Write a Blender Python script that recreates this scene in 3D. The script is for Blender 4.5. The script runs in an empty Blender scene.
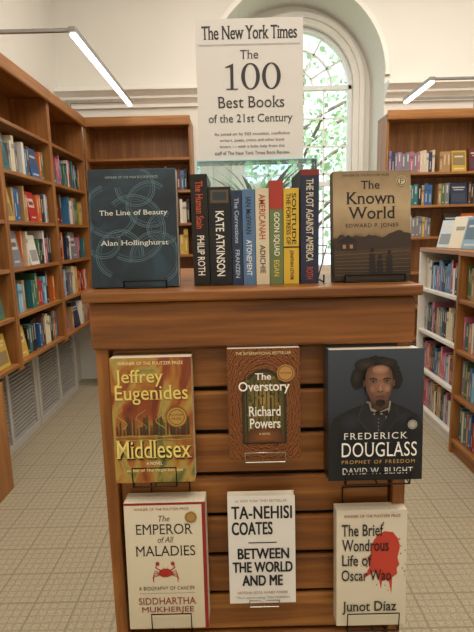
import bpy, bmesh, math, random
from mathutils import Matrix, Vector
random.seed(7)
S=bpy.context.scene
COL=S.collection
S.view_settings.view_transform='Standard'
S.view_settings.look='None'

def lin(c):
    if isinstance(c,str):
        c=c.lstrip('#'); c=[int(c[i:i+2],16)/255 for i in (0,2,4)]
    return tuple((x/12.92 if x<=0.04045 else ((x+0.055)/1.055)**2.4) for x in c[:3])+(1.0,)

# ---------------- materials ----------------
def newmat(name):
    m=bpy.data.materials.new(name); m.use_nodes=True
    nt=m.node_tree; b=nt.nodes['Principled BSDF']
    return m,nt,b
def N(nt,t,**kw):
    n=nt.nodes.new(t)
    for k,v in kw.items():
        setattr(n,k,v)
    return n
def plain(name,col,rough=0.5,metal=0,var=0.06,scale=30):
    m,nt,b=newmat(name)
    tc=N(nt,'ShaderNodeTexCoord'); no=N(nt,'ShaderNodeTexNoise'); no.inputs['Scale'].default_value=scale
    nt.links.new(tc.outputs['Object'],no.inputs['Vector'])
    r=N(nt,'ShaderNodeValToRGB'); c=lin(col)
    r.color_ramp.elements[0].position=.3; r.color_ramp.elements[1].position=.7
    r.color_ramp.elements[0].color=tuple(x*(1-var) for x in c[:3])+(1,)
    r.color_ramp.elements[1].color=tuple(min(1,x*(1+var)) for x in c[:3])+(1,)
    nt.links.new(no.outputs['Fac'],r.inputs['Fac']); nt.links.new(r.outputs['Color'],b.inputs['Base Color'])
    b.inputs['Roughness'].default_value=rough; b.inputs['Metallic'].default_value=metal
    return m
def wood(name,axis,cols,rough=0.38,scale=1.0):
    m,nt,b=newmat(name)
    tc=N(nt,'ShaderNodeTexCoord'); mp=N(nt,'ShaderNodeMapping')
    s=[26*scale]*3; s[axis]=1.6*scale
    mp.inputs['Scale'].default_value=s
    nt.links.new(tc.outputs['Object'],mp.inputs['Vector'])
    n1=N(nt,'ShaderNodeTexNoise'); n1.inputs['Scale'].default_value=1.0; n1.inputs['Detail'].default_value=6; n1.inputs['Distortion'].default_value=1.2
    nt.links.new(mp.outputs['Vector'],n1.inputs['Vector'])
    n2=N(nt,'ShaderNodeTexNoise'); n2.inputs['Scale'].default_value=4.5; n2.inputs['Detail'].default_value=4
    nt.links.new(mp.outputs['Vector'],n2.inputs['Vector'])
    mx=N(nt,'ShaderNodeMath',operation='MULTIPLY_ADD'); mx.inputs[1].default_value=.3
    nt.links.new(n2.outputs['Fac'],mx.inputs[0])
    m2=N(nt,'ShaderNodeMath',operation='MULTIPLY'); m2.inputs[1].default_value=.7
    nt.links.new(n1.outputs['Fac'],m2.inputs[0]); nt.links.new(m2.outputs[0],mx.inputs[2])
    r=N(nt,'ShaderNodeValToRGB'); e=r.color_ramp.elements
    e[0].position=.34; e[0].color=lin(cols[0]); e[1].position=.66; e[1].color=lin(cols[2])
    k=e.new(.5); k.color=lin(cols[1])
    nt.links.new(mx.outputs[0],r.inputs['Fac']); nt.links.new(r.outputs['Color'],b.inputs['Base Color'])
    b.inputs['Roughness'].default_value=rough
    bp=N(nt,'ShaderNodeBump'); bp.inputs['Strength'].default_value=.08; bp.inputs['Distance'].default_value=.002
    nt.links.new(mx.outputs[0],bp.inputs['Height']); nt.links.new(bp.outputs['Normal'],b.inputs['Normal'])
    return m
SW=['#683d19','#8a5525','#a87234']
WX,WY,WZ=[wood('stand_wood_'+a,i,SW,.34) for i,a in enumerate('xyz')]
CW=['#7a4a22','#93602f','#ab773f']
CX,CY,CZ=[wood('case_wood_'+a,i,CW,.45,.6) for i,a in enumerate('xyz')]
M_wall=plain('cream_plaster','#dfddd6',.85,var=.02,scale=2)
M_trim=plain('cream_trim_paint','#e6e4dd',.5,var=.02,scale=4)
M_winwall=plain('bay_plaster','#e0ddd4',.8,var=.02,scale=3)
M_frame=plain('white_window_paint','#e8eaea',.45,var=.02)
M_white=plain('white_shelf_paint','#dcd9d2',.5,var=.03)
M_vent=plain('grey_vent_paint','#b4b0a9',.5,var=.03)
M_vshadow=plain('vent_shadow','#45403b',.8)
M_black=plain('black_wire','#15120f',.35,.6)
M_chrome=plain('steel_wire','#b9b6b0',.25,.9)
M_paper=plain('page_paper','#e6dcc6',.9,var=.05,scale=200)
M_dark=plain('dark_groove','#1e0f07',.8)
M_metal=plain('lamp_metal','#8f8d88',.4,.5)
def emis(name,c,s):
    m,nt,b=newmat(name); b.inputs['Base Color'].default_value=lin(c)
    b.inputs['Emission Color'].default_value=lin(c); b.inputs['Emission Strength'].default_value=s; return m
M_tube=emis('lamp_tube_glow','#fff6e4',5)
def clear(name,tint,gl=.12):
    m,nt,b=newmat(name); nt.nodes.remove(b)
    o=nt.nodes['Material Output']; t=N(nt,'ShaderNodeBsdfTransparent'); t.inputs[0].default_value=lin(tint)
    g=N(nt,'ShaderNodeBsdfGlossy'); g.inputs['Roughness'].default_value=.04
    fr=N(nt,'ShaderNodeFresnel'); fr.inputs[0].default_value=1.35
    ad=N(nt,'ShaderNodeMath',operation='ADD'); ad.inputs[1].default_value=gl; nt.links.new(fr.outputs[0],ad.inputs[0])
    mx=N(nt,'ShaderNodeMixShader'); nt.links.new(ad.outputs[0],mx.inputs[0]); nt.links.new(t.outputs[0],mx.inputs[1]); nt.links.new(g.outputs[0],mx.inputs[2])
    nt.links.new(mx.outputs[0],o.inputs[0]); return m
M_glass=clear('window_glass','#fafdff',.0)
M_acryl=clear('clear_acrylic','#f6fcfd',.04)
M_aedge=plain('acrylic_polished_edge','#a9dde2',.2,var=.02)
# ink
M_ink,nt,b=newmat('printed_ink'); at=N(nt,'ShaderNodeAttribute'); at.attribute_name='ink'
nt.links.new(at.outputs['Color'],b.inputs['Base Color']); b.inputs['Roughness'].default_value=.5
# small books: object colour
def objcol(name,mul,add,rough=.45):
    m,nt,b=newmat(name); oi=N(nt,'ShaderNodeObjectInfo')
    mx=N(nt,'ShaderNodeMix',data_type='RGBA'); mx.inputs[0].default_value=add
    nt.links.new(oi.outputs['Color'],mx.inputs[6]); mx.inputs[7].default_value=mul
    nt.links.new(mx.outputs[2],b.inputs['Base Color']); b.inputs['Roughness'].default_value=rough; return m
M_cov=objcol('book_cover_colour',(1,1,1,1),.0)
M_band=objcol('book_title_print',(.75,.70,.58,1),.6)
M_band2=objcol('book_cover_picture',(.05,.06,.08,1),.6)
# carpet
M_floor,nt,b=newmat('plaid_carpet')
tc=N(nt,'ShaderNodeTexCoord'); sp=N(nt,'ShaderNodeSeparateXYZ'); nt.links.new(tc.outputs['Object'],sp.inputs[0])
def line(src,per,wd,off=0):
    a=N(nt,'ShaderNodeMath',operation='MULTIPLY_ADD'); a.inputs[1].default_value=1/per; a.inputs[2].default_value=off
    nt.links.new(src,a.inputs[0]); f=N(nt,'ShaderNodeMath',operation='FRACT'); nt.links.new(a.outputs[0],f.inputs[0])
    l=N(nt,'ShaderNodeMath',operation='LESS_THAN'); l.inputs[1].default_value=wd; nt.links.new(f.outputs[0],l.inputs[0]); return l.outputs[0]
def comb(a,bb,op='MAXIMUM'):
    m=N(nt,'ShaderNodeMath',operation=op); nt.links.new(a,m.inputs[0]); nt.links.new(bb,m.inputs[1]); return m.outputs[0]
big=comb(line(sp.outputs[0],.17,.06),line(sp.outputs[1],.17,.06))
fine=comb(line(sp.outputs[0],.034,.22),line(sp.outputs[1],.034,.22))
nz=N(nt,'ShaderNodeTexNoise'); nz.inputs['Scale'].default_value=160; nt.links.new(tc.outputs['Object'],nz.inputs['Vector'])
rr=N(nt,'ShaderNodeValToRGB'); rr.color_ramp.elements[0].color=lin('#8b8069'); rr.color_ramp.elements[1].color=lin('#b4a990'); rr.color_ramp.elements[0].position=.3; rr.color_ramp.elements[1].position=.7
nt.links.new(nz.outputs['Fac'],rr.inputs['Fac'])
m1=N(nt,'ShaderNodeMix',data_type='RGBA'); m1.inputs[7].default_value=lin('#807258')
fs=N(nt,'ShaderNodeMath',operation='MULTIPLY'); fs.inputs[1].default_value=.4; nt.links.new(fine,fs.inputs[0])
nt.links.new(fs.outputs[0],m1.inputs[0]); nt.links.new(rr.outputs['Color'],m1.inputs[6])
m2=N(nt,'ShaderNodeMix',data_type='RGBA'); m2.inputs[7].default_value=lin('#716a5a')
bs=N(nt,'ShaderNodeMath',operation='MULTIPLY'); bs.inputs[1].default_value=.4; nt.links.new(big,bs.inputs[0])
nt.links.new(bs.outputs[0],m2.inputs[0]); nt.links.new(m1.outputs[2],m2.inputs[6])
nt.links.new(m2.outputs[2],b.inputs['Base Color']); b.inputs['Roughness'].default_value=.95

# ---------------- object helpers ----------------
def finish(o,parent=None,loc=None,label=None,category=None,group=None,kind=None):
    COL.objects.link(o)
    if loc is not None: o.location=loc
    if parent: o.parent=parent
    if label: o['label']=label
    if category: o['category']=category
    if group: o['group']=group
    if kind: o['kind']=kind
    return o
def empty(name,loc,label,category,group=None):
    o=bpy.data.objects.new(name,None); o.empty_display_size=.02
    return finish(o,None,loc,label,category,group)
def bx(bm,x0,x1,y0,y1,z0,z1,mi=0):
    v=[bm.verts.new(p) for p in ((x0,y0,z0),(x1,y0,z0),(x1,y1,z0),(x0,y1,z0),(x0,y0,z1),(x1,y0,z1),(x1,y1,z1),(x0,y1,z1))]
    for f in ((0,3,2,1),(4,5,6,7),(0,1,5,4),(1,2,6,5),(2,3,7,6),(3,0,4,7)):
        fc=bm.faces.new([v[i] for i in f]); fc.material_index=mi
def meshobj(name,bm,mats,bevel=0,seg=2,smooth=False,**kw):
    me=bpy.data.meshes.new(name); bm.normal_update(); bm.to_mesh(me); bm.free()
    for m in mats: me.materials.append(m)
    if smooth:
        for p in me.polygons: p.use_smooth=True
    o=bpy.data.objects.new(name,me)
    if bevel:
        md=o.modifiers.new('bevel','BEVEL'); md.width=bevel; md.segments=seg; md.limit_method='ANGLE'
    return finish(o,**kw)
def boxes(name,bl,mat,bevel=0,**kw):
    bm=bmesh.new()
    for q in bl: bx(bm,*q)
    return meshobj(name,bm,mat if isinstance(mat,list) else [mat],bevel,**kw)
def wire(name,paths,rad,mat,**kw):
    cu=bpy.data.curves.new(name,'CURVE'); cu.dimensions='3D'; cu.bevel_depth=rad; cu.bevel_resolution=2
    for p in paths:
        sp=cu.splines.new('POLY'); sp.points.add(len(p)-1)
        for i,q in enumerate(p): sp.points[i].co=(*q,1)
    t=bpy.data.objects.new('tmp',cu); COL.objects.link(t); bpy.context.view_layer.update()
    me=bpy.data.meshes.new_from_object(t.evaluated_get(bpy.context.evaluated_depsgraph_get()))
    bpy.data.objects.remove(t); bpy.data.curves.remove(cu)
    me.materials.clear(); me.materials.append(mat)
    for p in me.polygons: p.use_smooth=True
    o=bpy.data.objects.new(name,me); return finish(o,**kw)

# ---------------- text / print ----------------
_cache={}
def text_raw(s,bold=0,shear=0,serif=False,spacing=1,line=1.0,align='CENTER'):
    key=(s,bold,shear,serif,spacing,line,align)
    if key in _cache: return _cache[key]
    cu=bpy.data.curves.new('t','FONT'); cu.body=s; cu.size=1; cu.offset=bold; cu.shear=shear; cu.space_character=spacing
    cu.resolution_u=4; cu.align_x=align; cu.space_line=line; cu.fill_mode='FRONT'
    t=bpy.data.objects.new('tmp',cu); COL.objects.link(t); bpy.context.view_layer.update()
    me=bpy.data.meshes.new_from_object(t.evaluated_get(bpy.context.evaluated_depsgraph_get()))
    bpy.data.objects.remove(t); bpy.data.curves.remove(cu)
    V=[(v.co.x,v.co.y) for v in me.vertices]; F=[list(p.vertices) for p in me.polygons]
    if serif:
        cnt={}
        for f in F:
            for i in range(len(f)):
                e=tuple(sorted((f[i],f[(i+1)%len(f)]))); cnt[e]=cnt.get(e,0)+1
        for (a,b2),c in cnt.items():
            if c!=1: continue
            pa,pb=V[a],V[b2]
            if abs(pa[1]-pb[1])<.004:
                L=abs(pa[0]-pb[0])
                if .04<L<.2:
                    y=pa[1]; x0,x1=sorted((pa[0],pb[0]))
                    ok=None
                    if abs(y+bold)<.03: ok=1
                    for lv in METR:
                        if abs(y-lv-bold)<.025: ok=-1
                    if ok:
                        k=len(V); w=.05; th=.03
                        V+= [(x0-w,y),(x1+w,y),(x1+w,y+ok*th),(x0-w,y+ok*th)]; F.append([k,k+1,k+2,k+3])
    bpy.data.meshes.remove(me)
    _cache[key]=(V,F); return V,F
METR=[]
for ch in 'Hxl':
    V,F=text_raw(ch); METR.append(max(v[1] for v in V))
class Print:
    def __init__(s,w,h): s.w=w; s.h=h; s.V=[]; s.F=[]; s.C=[]; s.l=1
    def add(s,V,F,c):
        k=len(s.V); y=-.00004*s.l-.0002; s.l+=1
        s.V+=[(x,y,z) for x,z in V]; s.F+=[[i+k for i in f] for f in F]
        s.C+=[lin(c)]*len(F) if isinstance(c,str) else c
    def P(s,u,v): return (u*s.w,(1-v)*s.h)
    def poly(s,pts,c): s.add([s.P(*p) for p in pts],[list(range(len(pts)))],c)
    def rect(s,u0,v0,u1,v1,c): s.poly([(u0,v0),(u1,v0),(u1,v1),(u0,v1)],c)
    def vgrad(s,u0,v0,u1,v1,ct,cb):
        a,b2=lin(ct),lin(cb); s.add([s.P(u0,v0),s.P(u1,v0),s.P(u1,v1),s.P(u0,v1)],[[0,1,2,3]],[[a,a,b2,b2]])
    def fan(s,u,v,pts,cc,cr):
        n=len(pts); a,b2=lin(cc),lin(cr)
        s.add([s.P(u,v)]+[s.P(*p) for p in pts],[[0,1+i,1+(i+1)%n] for i in range(n)],[[a,b2,b2]]*n)
    def soft(s,u,v,ru,rv,cc,cr,n=24):
        s.fan(u,v,[(u+ru*math.cos(2*math.pi*i/n),v+rv*math.sin(2*math.pi*i/n)) for i in range(n)],cc,cr)
    def ell(s,u,v,ru,rv,c,n=28,rough=0,a0=0,seed=1):
        R=random.Random(seed)
        s.poly([(u+ru*math.cos(2*math.pi*i/n)*(1+rough*(R.random()-.5)),v+rv*math.sin(2*math.pi*i/n)*(1+rough*(R.random()-.5))) for i in range(n)],c)
    def disc(s,u,v,r,c): s.ell(u,v,r,r*s.w/s.h,c)
    def oval(s,u,v,ro,so,ri,si,c,n=48):
        V=[];F=[]
        for i in range(n):
            a=2*math.pi*i/n
            V.append(s.P(u+ro*math.cos(a),v+so*math.sin(a))); V.append(s.P(u+ri*math.cos(a),v+si*math.sin(a)))
        for i in range(n):
            j=(i+1)%n; F.append([2*i,2*j,2*j+1,2*i+1])
        s.add(V,F,c)
    def ring(s,u,v,r,wd,c,n=36):
        q=s.w/s.h; s.oval(u,v,r,r*q,r-wd,(r-wd)*q,c,n)
    def stroke(s,pts,wd,c):
        P=[Vector(s.P(*p)) for p in pts]; V=[];F=[]
        for i,p in enumerate(P):
            d=(P[min(i+1,len(P)-1)]-P[max(i-1,0)]).normalized(); n=Vector((-d.y,d.x))*wd/2
            V+= [tuple(p+n),tuple(p-n)]
        for i in range(len(P)-1): F.append([2*i,2*i+1,2*i+3,2*i+2])
        s.add(V,F,c)
    def text(s,t,u0,v0,u1,v1,c,rot=0,heavy=0,**kw):
        V,F=text_raw(t,**kw)
        if rot: V=[(y,-x) for x,y in V]   # reads top to bottom
        xs=[p[0] for p in V]; ys=[p[1] for p in V]
        x0,x1,y0,y1=min(xs),max(xs),min(ys),max(ys)
        a=s.P(u0,v1); b2=s.P(u1,v0)
        Q=[(a[0]+(x-x0)/(x1-x0)*(b2[0]-a[0]),a[1]+(y-y0)/(y1-y0)*(b2[1]-a[1])) for x,y in V]
        if heavy:
            for dx,dy in ((-1,-1),(1,-1),(-1,1),(1,1),(0,0),(1,0),(-1,0)): s.add([(x+dx*heavy,y+dy*heavy*.7) for x,y in Q],F,c)
        else: s.add(Q,F,c)
    def build(s,name,parent,loc=(0,0,0),rot=None):
        me=bpy.data.meshes.new(name); me.from_pydata(s.V,[],s.F); me.materials.append(M_ink)
        at=me.color_attributes.new('ink','FLOAT_COLOR','CORNER')
        for f,c in zip(me.polygons,s.C):
            for k,li in enumerate(f.loop_indices): at.data[li].color=c if isinstance(c,tuple) else c[k]
        o=bpy.data.objects.new(name,me); finish(o,parent,loc)
        return o

# ---------------- featured books ----------------
def face_book(x,y,z,w,h,t,mat,label,lean=3,pr=None,hard=False,tilt=0):
    r=empty('book',(x-w/2,y,z),label,'book','featured display books')
    r.rotation_euler=(math.radians(-lean),math.radians(tilt),0)
    c=.0022 if hard else .0008; ov=.003 if hard else .0006
    boxes('cover',[(0,w,0,c,0,h),(0,w,t-c,t,0,h),(0,c,c,t-c,0,h)],mat,.0004,parent=r)
    boxes('page_block',[(c,w-ov,c,t-c,ov*.7,h-ov)],M_paper,parent=r)
    if pr: pr.build('cover_print',r)
    return r
def spine_book(x0,x1,y,z,h,dep,mat,label,pr=None):
    t=x1-x0-.0008
    r=empty('book',(x0,y,z),label,'book','books standing on the display stand')
    c=.0008
    boxes('cover',[(0,t,0,c,0,h),(0,c,c,dep,0,h),(t-c,t,c,dep,0,h)],mat,.0005,parent=r)
    boxes('page_block',[(c,t-c,c,dep-.001,.0005,h-.0015)],M_paper,parent=r)
    if pr: pr.build('spine_print',r)
    return r

# ---- cover materials
def ramp(nt,els):
    r=N(nt,'ShaderNodeValToRGB'); e=r.color_ramp.elements
    e[0].position=els[0][0]; e[0].color=lin(els[0][1]); e[1].position=els[-1][0]; e[1].color=lin(els[-1][1])
    for p,c in els[1:-1]:
        k=e.new(p); k.color=lin(c)
    return r
def cov_noise(name,els,scale,dist=1.0,stretch=(1,1,1),rough=.35):
    m,nt,b=newmat(name); tc=N(nt,'ShaderNodeTexCoord'); mp=N(nt,'ShaderNodeMapping'); mp.inputs['Scale'].default_value=stretch
    nt.links.new(tc.outputs['Object'],mp.inputs[0]); n=N(nt,'ShaderNodeTexNoise'); n.inputs['Scale'].default_value=scale; n.inputs['Distortion'].default_value=dist; n.inputs['Detail'].default_value=5
    nt.links.new(mp.outputs[0],n.inputs['Vector']); r=ramp(nt,els); nt.links.new(n.outputs['Fac'],r.inputs['Fac'])
    nt.links.new(r.outputs['Color'],b.inputs['Base Color']); b.inputs['Roughness'].default_value=rough; return m
def cov_grad(name,h,els,nscale=40,namt=.12,rough=.35):
    m,nt,b=newmat(name); tc=N(nt,'ShaderNodeTexCoord'); sp=N(nt,'ShaderNodeSeparateXYZ'); nt.links.new(tc.outputs['Object'],sp.inputs[0])
    n=N(nt,'ShaderNodeTexNoise'); n.inputs['Scale'].default_value=nscale; n.inputs['Detail'].default_value=6; nt.links.new(tc.outputs['Object'],n.inputs['Vector'])
    a=N(nt,'ShaderNodeMath',operation='MULTIPLY'); a.inputs[1].default_value=1/h; nt.links.new(sp.outputs[2],a.inputs[0])
    c=N(nt,'ShaderNodeMath',operation='MULTIPLY_ADD'); c.inputs[1].default_value=namt; nt.links.new(n.outputs['Fac'],c.inputs[0]); nt.links.new(a.outputs[0],c.inputs[2])
    s=N(nt,'ShaderNodeMath',operation='SUBTRACT'); s.inputs[1].default_value=namt/2; nt.links.new(c.outputs[0],s.inputs[0])
    r=ramp(nt,els); nt.links.new(s.outputs[0],r.inputs['Fac']); nt.links.new(r.outputs['Color'],b.inputs['Base Color']); b.inputs['Roughness'].default_value=rough; return m
def cov_rings(name,w,h,els,rough=.35):
    m,nt,b=newmat(name); tc=N(nt,'ShaderNodeTexCoord'); mp=N(nt,'ShaderNodeMapping')
    mp.inputs['Location'].default_value=(-w*.5,0,-h*.5); nt.links.new(tc.outputs['Object'],mp.inputs[0])
    m2=N(nt,'ShaderNodeMapping'); m2.inputs['Scale'].default_value=(1,0,.62); nt.links.new(mp.outputs[0],m2.inputs[0])
    wv=N(nt,'ShaderNodeTexWave',wave_type='RINGS',rings_direction='SPHERICAL'); wv.inputs['Scale'].default_value=60; wv.inputs['Distortion'].default_value=6; wv.inputs['Detail'].default_value=3; wv.inputs['Detail Scale'].default_value=2
    nt.links.new(m2.outputs[0],wv.inputs['Vector']); r=ramp(nt,els); nt.links.new(wv.outputs['Fac'],r.inputs['Fac'])
    nt.links.new(r.outputs['Color'],b.inputs['Base Color']); b.inputs['Roughness'].default_value=rough; return m

# ================= ROOM =================
YB=4.8; YW=5.3; XL=-1.64; XR=3.2; ZC=4.05; BC=.62; BR=.83; BS=2.9
boxes('floor',[(XL-.1,XR+.1,-1.6,YW+.1,-.1,0)],M_floor,kind='structure')
boxes('ceiling',[(XL-.1,XR+.1,-1.6,YW+.1,ZC,ZC+.1)],M_wall,kind='structure')
boxes('wall_left',[(XL-.1,XL,-1.5,YW+.1,0,ZC)],M_wall,kind='structure')
boxes('wall_right',[(XR,XR+.1,-1.5,YW+.1,0,ZC)],M_wall,kind='structure')
boxes('wall_front',[(XL-.1,XR+.1,-1.6,-1.5,0,ZC)],M_wall,kind='structure')  # unseen wall behind the camera, added to keep sky light off the front
def archwall(name,x0,x1,z1,y0,y1,cx,R,sp,zb,mat,**kw):
    bm=bmesh.new(); n=40
    def pr(pts):
        a=[bm.verts.new((x,y0,z)) for x,z in pts]; b2=[bm.verts.new((x,y1,z)) for x,z in pts]
        bm.faces.new(a); bm.faces.new(b2[::-1])
        for i in range(len(pts)):
            j=(i+1)%len(pts); bm.faces.new((a[j],a[i],b2[i],b2[j]))
    pr([(x0,0),(cx-R,0),(cx-R,z1),(x0,z1)]); pr([(cx+R,0),(x1,0),(x1,z1),(cx+R,z1)])
    if zb>0: pr([(cx-R,0),(cx+R,0),(cx+R,zb),(cx-R,zb)])
    for i in range(n):
        a=math.pi*i/n; c=math.pi*(i+1)/n
        pr([(cx+R*math.cos(c),sp+R*math.sin(c)),(cx+R*math.cos(a),sp+R*math.sin(a)),(cx+R*math.cos(a),z1),(cx+R*math.cos(c),z1)])
    bmesh.ops.recalc_face_normals(bm,faces=bm.faces)
    return meshobj(name,bm,[mat],**kw)
archwall('wall_back',XL,XR,ZC,YB,YW,BC,BR,BS,0,M_wall,kind='structure')
WR=.60; WS=2.96; WC=.68
archwall('wall_window_bay',XL,XR,ZC,YW,YW+.15,WC,WR,WS,.85,M_winwall,kind='structure')
def archband(bm,cx,sp,r0,r1,y0,y1,zb,n=40,legs=True):
    def path(r):
        p=[]
        if legs: p.append((cx+r,zb))
        for i in range(n+1):
            a=math.pi*i/n; p.append((cx+r*math.cos(a),sp+r*math.sin(a)))
        if legs: p.append((cx-r,zb))
        return p
    A=path(r0);B=path(r1)
    va=[[bm.verts.new((x,y,z)) for x,z in P] for P,y in ((A,y0),(B,y0),(B,y1),(A,y1))]
    for i in range(len(A)-1):
        for k in range(4):
            l=(k+1)%4; bm.faces.new((va[k][i],va[k][i+1],va[l][i+1],va[l][i]))
bm=bmesh.new(); archband(bm,WC,WS,WR-.01,WR+.05,YW-.035,YW+.001,.85); archband(bm,WC,WS,WR+.05,WR+.10,YW-.06,YW+.001,.85)
bx(bm,WC-WR-.1,WC+WR+.1,YW-.12,YW,.80,.85)
bmesh.ops.recalc_face_normals(bm,faces=bm.faces)
meshobj('trim_1',bm,[M_trim],.004,kind='structure')
w=empty('window_1',(0,0,0),'arched multi-pane window with fan light','window'); w['kind']='structure'
del w['category']
bm=bmesh.new(); archband(bm,WC,WS,WR-.05,WR-.001,YW+.04,YW+.11,.85); bx(bm,WC-WR,WC+WR,YW+.04,YW+.11,.851,.93)
bx(bm,WC-WR+.01,WC+WR-.01,YW+.04,YW+.1,WS-.025,WS+.02); bx(bm,WC-WR+.01,WC+WR-.01,YW+.045,YW+.1,1.95,2.0)
bmesh.ops.recalc_face_normals(bm,faces=bm.faces)
meshobj('window_frame',bm,[M_frame],.003,parent=w)
bm=bmesh.new()
for i in range(1,4):
    x=WC-WR+i*2*WR/4; bx(bm,x-.009,x+.009,YW+.06,YW+.085,.93,WS-.02)
for i in range(1,7):
    z=.93+i*(WS-.95)/7; bx(bm,WC-WR+.04,WC+WR-.04,YW+.06,YW+.085,z-.009,z+.009)
archband(bm,WC,WS,.17,.19,YW+.06,YW+.085,0,24,False); archband(bm,WC,WS,.37,.388,YW+.06,YW+.085,0,30,False)
for i in range(1,6):
    a=math.pi*i/6; dx,dz=math.cos(a),math.sin(a); px,pz=-dz*.009,dx*.009
    pts=[(WC+dx*.18+px,WS+dz*.18+pz),(WC+dx*.18-px,WS+dz*.18-pz),(WC+dx*.57-px,WS+dz*.57-pz),(WC+dx*.57+px,WS+dz*.57+pz)]
    a0=[bm.verts.new((x,YW+.06,z)) for x,z in pts]; b0=[bm.verts.new((x,YW+.085,z)) for x,z in pts]
    bm.faces.new(a0); bm.faces.new(b0[::-1])
    for q in range(4): bm.faces.new((a0[(q+1)%4],a0[q],b0[q],b0[(q+1)%4]))
bmesh.ops.recalc_face_normals(bm,faces=bm.faces)
meshobj('muntin_grid',bm,[M_frame],parent=w)
bm=bmesh.new(); pts=[(WC+WR-.03,.9)]+[(WC+(WR-.03)*math.cos(math.pi*i/30),WS+(WR-.03)*math.sin(math.pi*i/30)) for i in range(31)]+[(WC-WR+.03,.9)]
bm.faces.new([bm.verts.new((x,YW+.072,z)) for x,z in pts]); meshobj('glass_pane',bm,[M_glass],parent=w)
bm=bmesh.new(); archband(bm,BC,BS,BR-.0,BR+.045,YB-.03,YB,BS); bmesh.ops.recalc_face_normals(bm,faces=bm.faces)
meshobj('trim_2',bm,[M_trim],.003,kind='structure')
def cornice(name,x0,x1,y,z,side='back'):
    prof=[(0,0),(.03,0),(.03,.03),(.05,.05),(.08,.07),(.08,.09),(.12,.12),(.14,.13),(.14,.165),(0,.165)]
    bm=bmesh.new(); R=[]
    for x in (x0,x1):
        R.append([bm.verts.new((x,y-a,z+b)) for a,b in prof])
    for i in range(len(prof)):
        j=(i+1)%len(prof); bm.faces.new((R[0][i],R[0][j],R[1][j],R[1][i]))
    bm.faces.new(R[0]); bm.faces.new(R[1][::-1]); bmesh.ops.recalc_face_normals(bm,faces=bm.faces)
    meshobj(name,bm,[M_trim],.002,kind='structure')
cornice('trim_3',XL,BC-BR-.05,YB,2.66); cornice('trim_4',BC+BR-.0,XR,YB,2.66)

# ================= BOOKCASES =================
def case(name,label,axis,a0,a1,f,depth,z0,shelves,ztop,mats,sgn,topmat=None,base=True,cor=True,cupboard=None):
    mh,mv=mats
    mid=(a0+a1)/2
    loc=(mid,f,0) if axis=='x' else (f,mid,0)
    r=empty(name,loc,label,'bookcase'); L=(a1-a0)/2
    def B(n,a,b2,d0,d1,zz0,zz1,m,bev=.003):
        if axis=='x': q=(a,b2,d0,d1,zz0,zz1)
        else:
            xs=sorted((sgn*d0,sgn*d1)); q=(xs[0],xs[1],a,b2,zz0,zz1)
        boxes(n,[q],m,bev,parent=r)
    t=.022
    B('side_panel',-L,-L+t,0,depth,z0,ztop,mv); B('side_panel',L-t,L,0,depth,z0,ztop,mv)
    B('back_panel',-L+t,L-t,depth-.012,depth,z0,ztop,mv,0)
    for z in shelves: B('shelf',-L+t,L-t,.004,depth-.012,z-.024,z,mh)
    B('top_board',-L,L,0,depth,ztop,ztop+.03,topmat or mh)
    if cor: B('crown_moulding',-L,L,-.03,.0,ztop-.03,ztop+.055,topmat or mh,.01)
    if base: B('plinth',-L+t,L-t,.02,depth-.012,z0,shelves[0]-.024,mh)
    if cupboard: B('lower_cupboard',-L+.001,cupboard-mid,.004,depth-.001,0,z0,mv)
    return r
LZ=[.70,.99,1.28,1.57,1.87,2.16]
LU=[(2.07,2.87),(2.875,3.675),(3.68,4.48)]
FX=-1.345
for i,(a,c) in enumerate(LU):
    lab='tall brown wooden wall bookcase with six open shelves of books'
    case('bookcase',lab,'y',a,c,FX,.28,.655,LZ,2.46,(CY,CZ),-1,base=False,cupboard=None if i else 2.62)
for i,(a,c) in enumerate([(2.64,3.55),(3.56,4.47)]):
    r=empty('vent_cover',(XL+.02,(a+c)/2,0),'pale grey louvred radiator cover under the wall bookcase','radiator cover','radiator covers')
    L=(c-a)/2
    boxes('frame',[(0,.06,-L,L,0,.06),(0,.06,-L,L,.58,.65),(0,.06,-L,-L+.05,.06,.58),(0,.06,L-.05,L,.06,.58),(0,.06,-.02,.02,.06,.58)],M_vent,.003,parent=r)
    boxes('louvre',[(.01,.045,-L+.05,L-.05,z/1000,z/1000+.007) for z in range(70,575,28)],M_vent,0,parent=r)
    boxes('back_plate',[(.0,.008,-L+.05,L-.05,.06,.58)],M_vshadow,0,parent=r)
case('bookcase','wooden bookcase built against the cream wall beside the window','x',-1.345,-.377,4.5,.28,0,[.10,.41]+LZ,2.46,(CX,CZ),1)
RZ=[.10,.42,.73,1.06,1.39,1.68,1.975]
case('bookcase','wooden bookcase with mostly bare top shelf beneath the cornice','x',1.39,2.42,4.5,.28,0,RZ,2.46,(CX,CZ),1)
FR=1.41; QZ=[.10,.40,.70,1.02]
case('low_bookcase','low white-shelved bookcase with a brown wooden top','y',2.96,3.66,FR,.30,0,QZ,1.29,(M_white,M_white),1,topmat=CY,cor=False)
case('low_bookcase','low brown wooden bookcase packed with books','y',2.10,2.955,FR-.03,.33,0,QZ,1.29,(CY,CZ),1,topmat=CY,cor=False)
boxes('baseboard_right',[(XR-.02,XR,-1.5,4.8,0,.12)],M_trim,.003,kind='structure')
boxes('baseboard_left',[(XL,XL+.02,-1.5,2.06,0,.12)],M_trim,.003,kind='structure')

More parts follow.
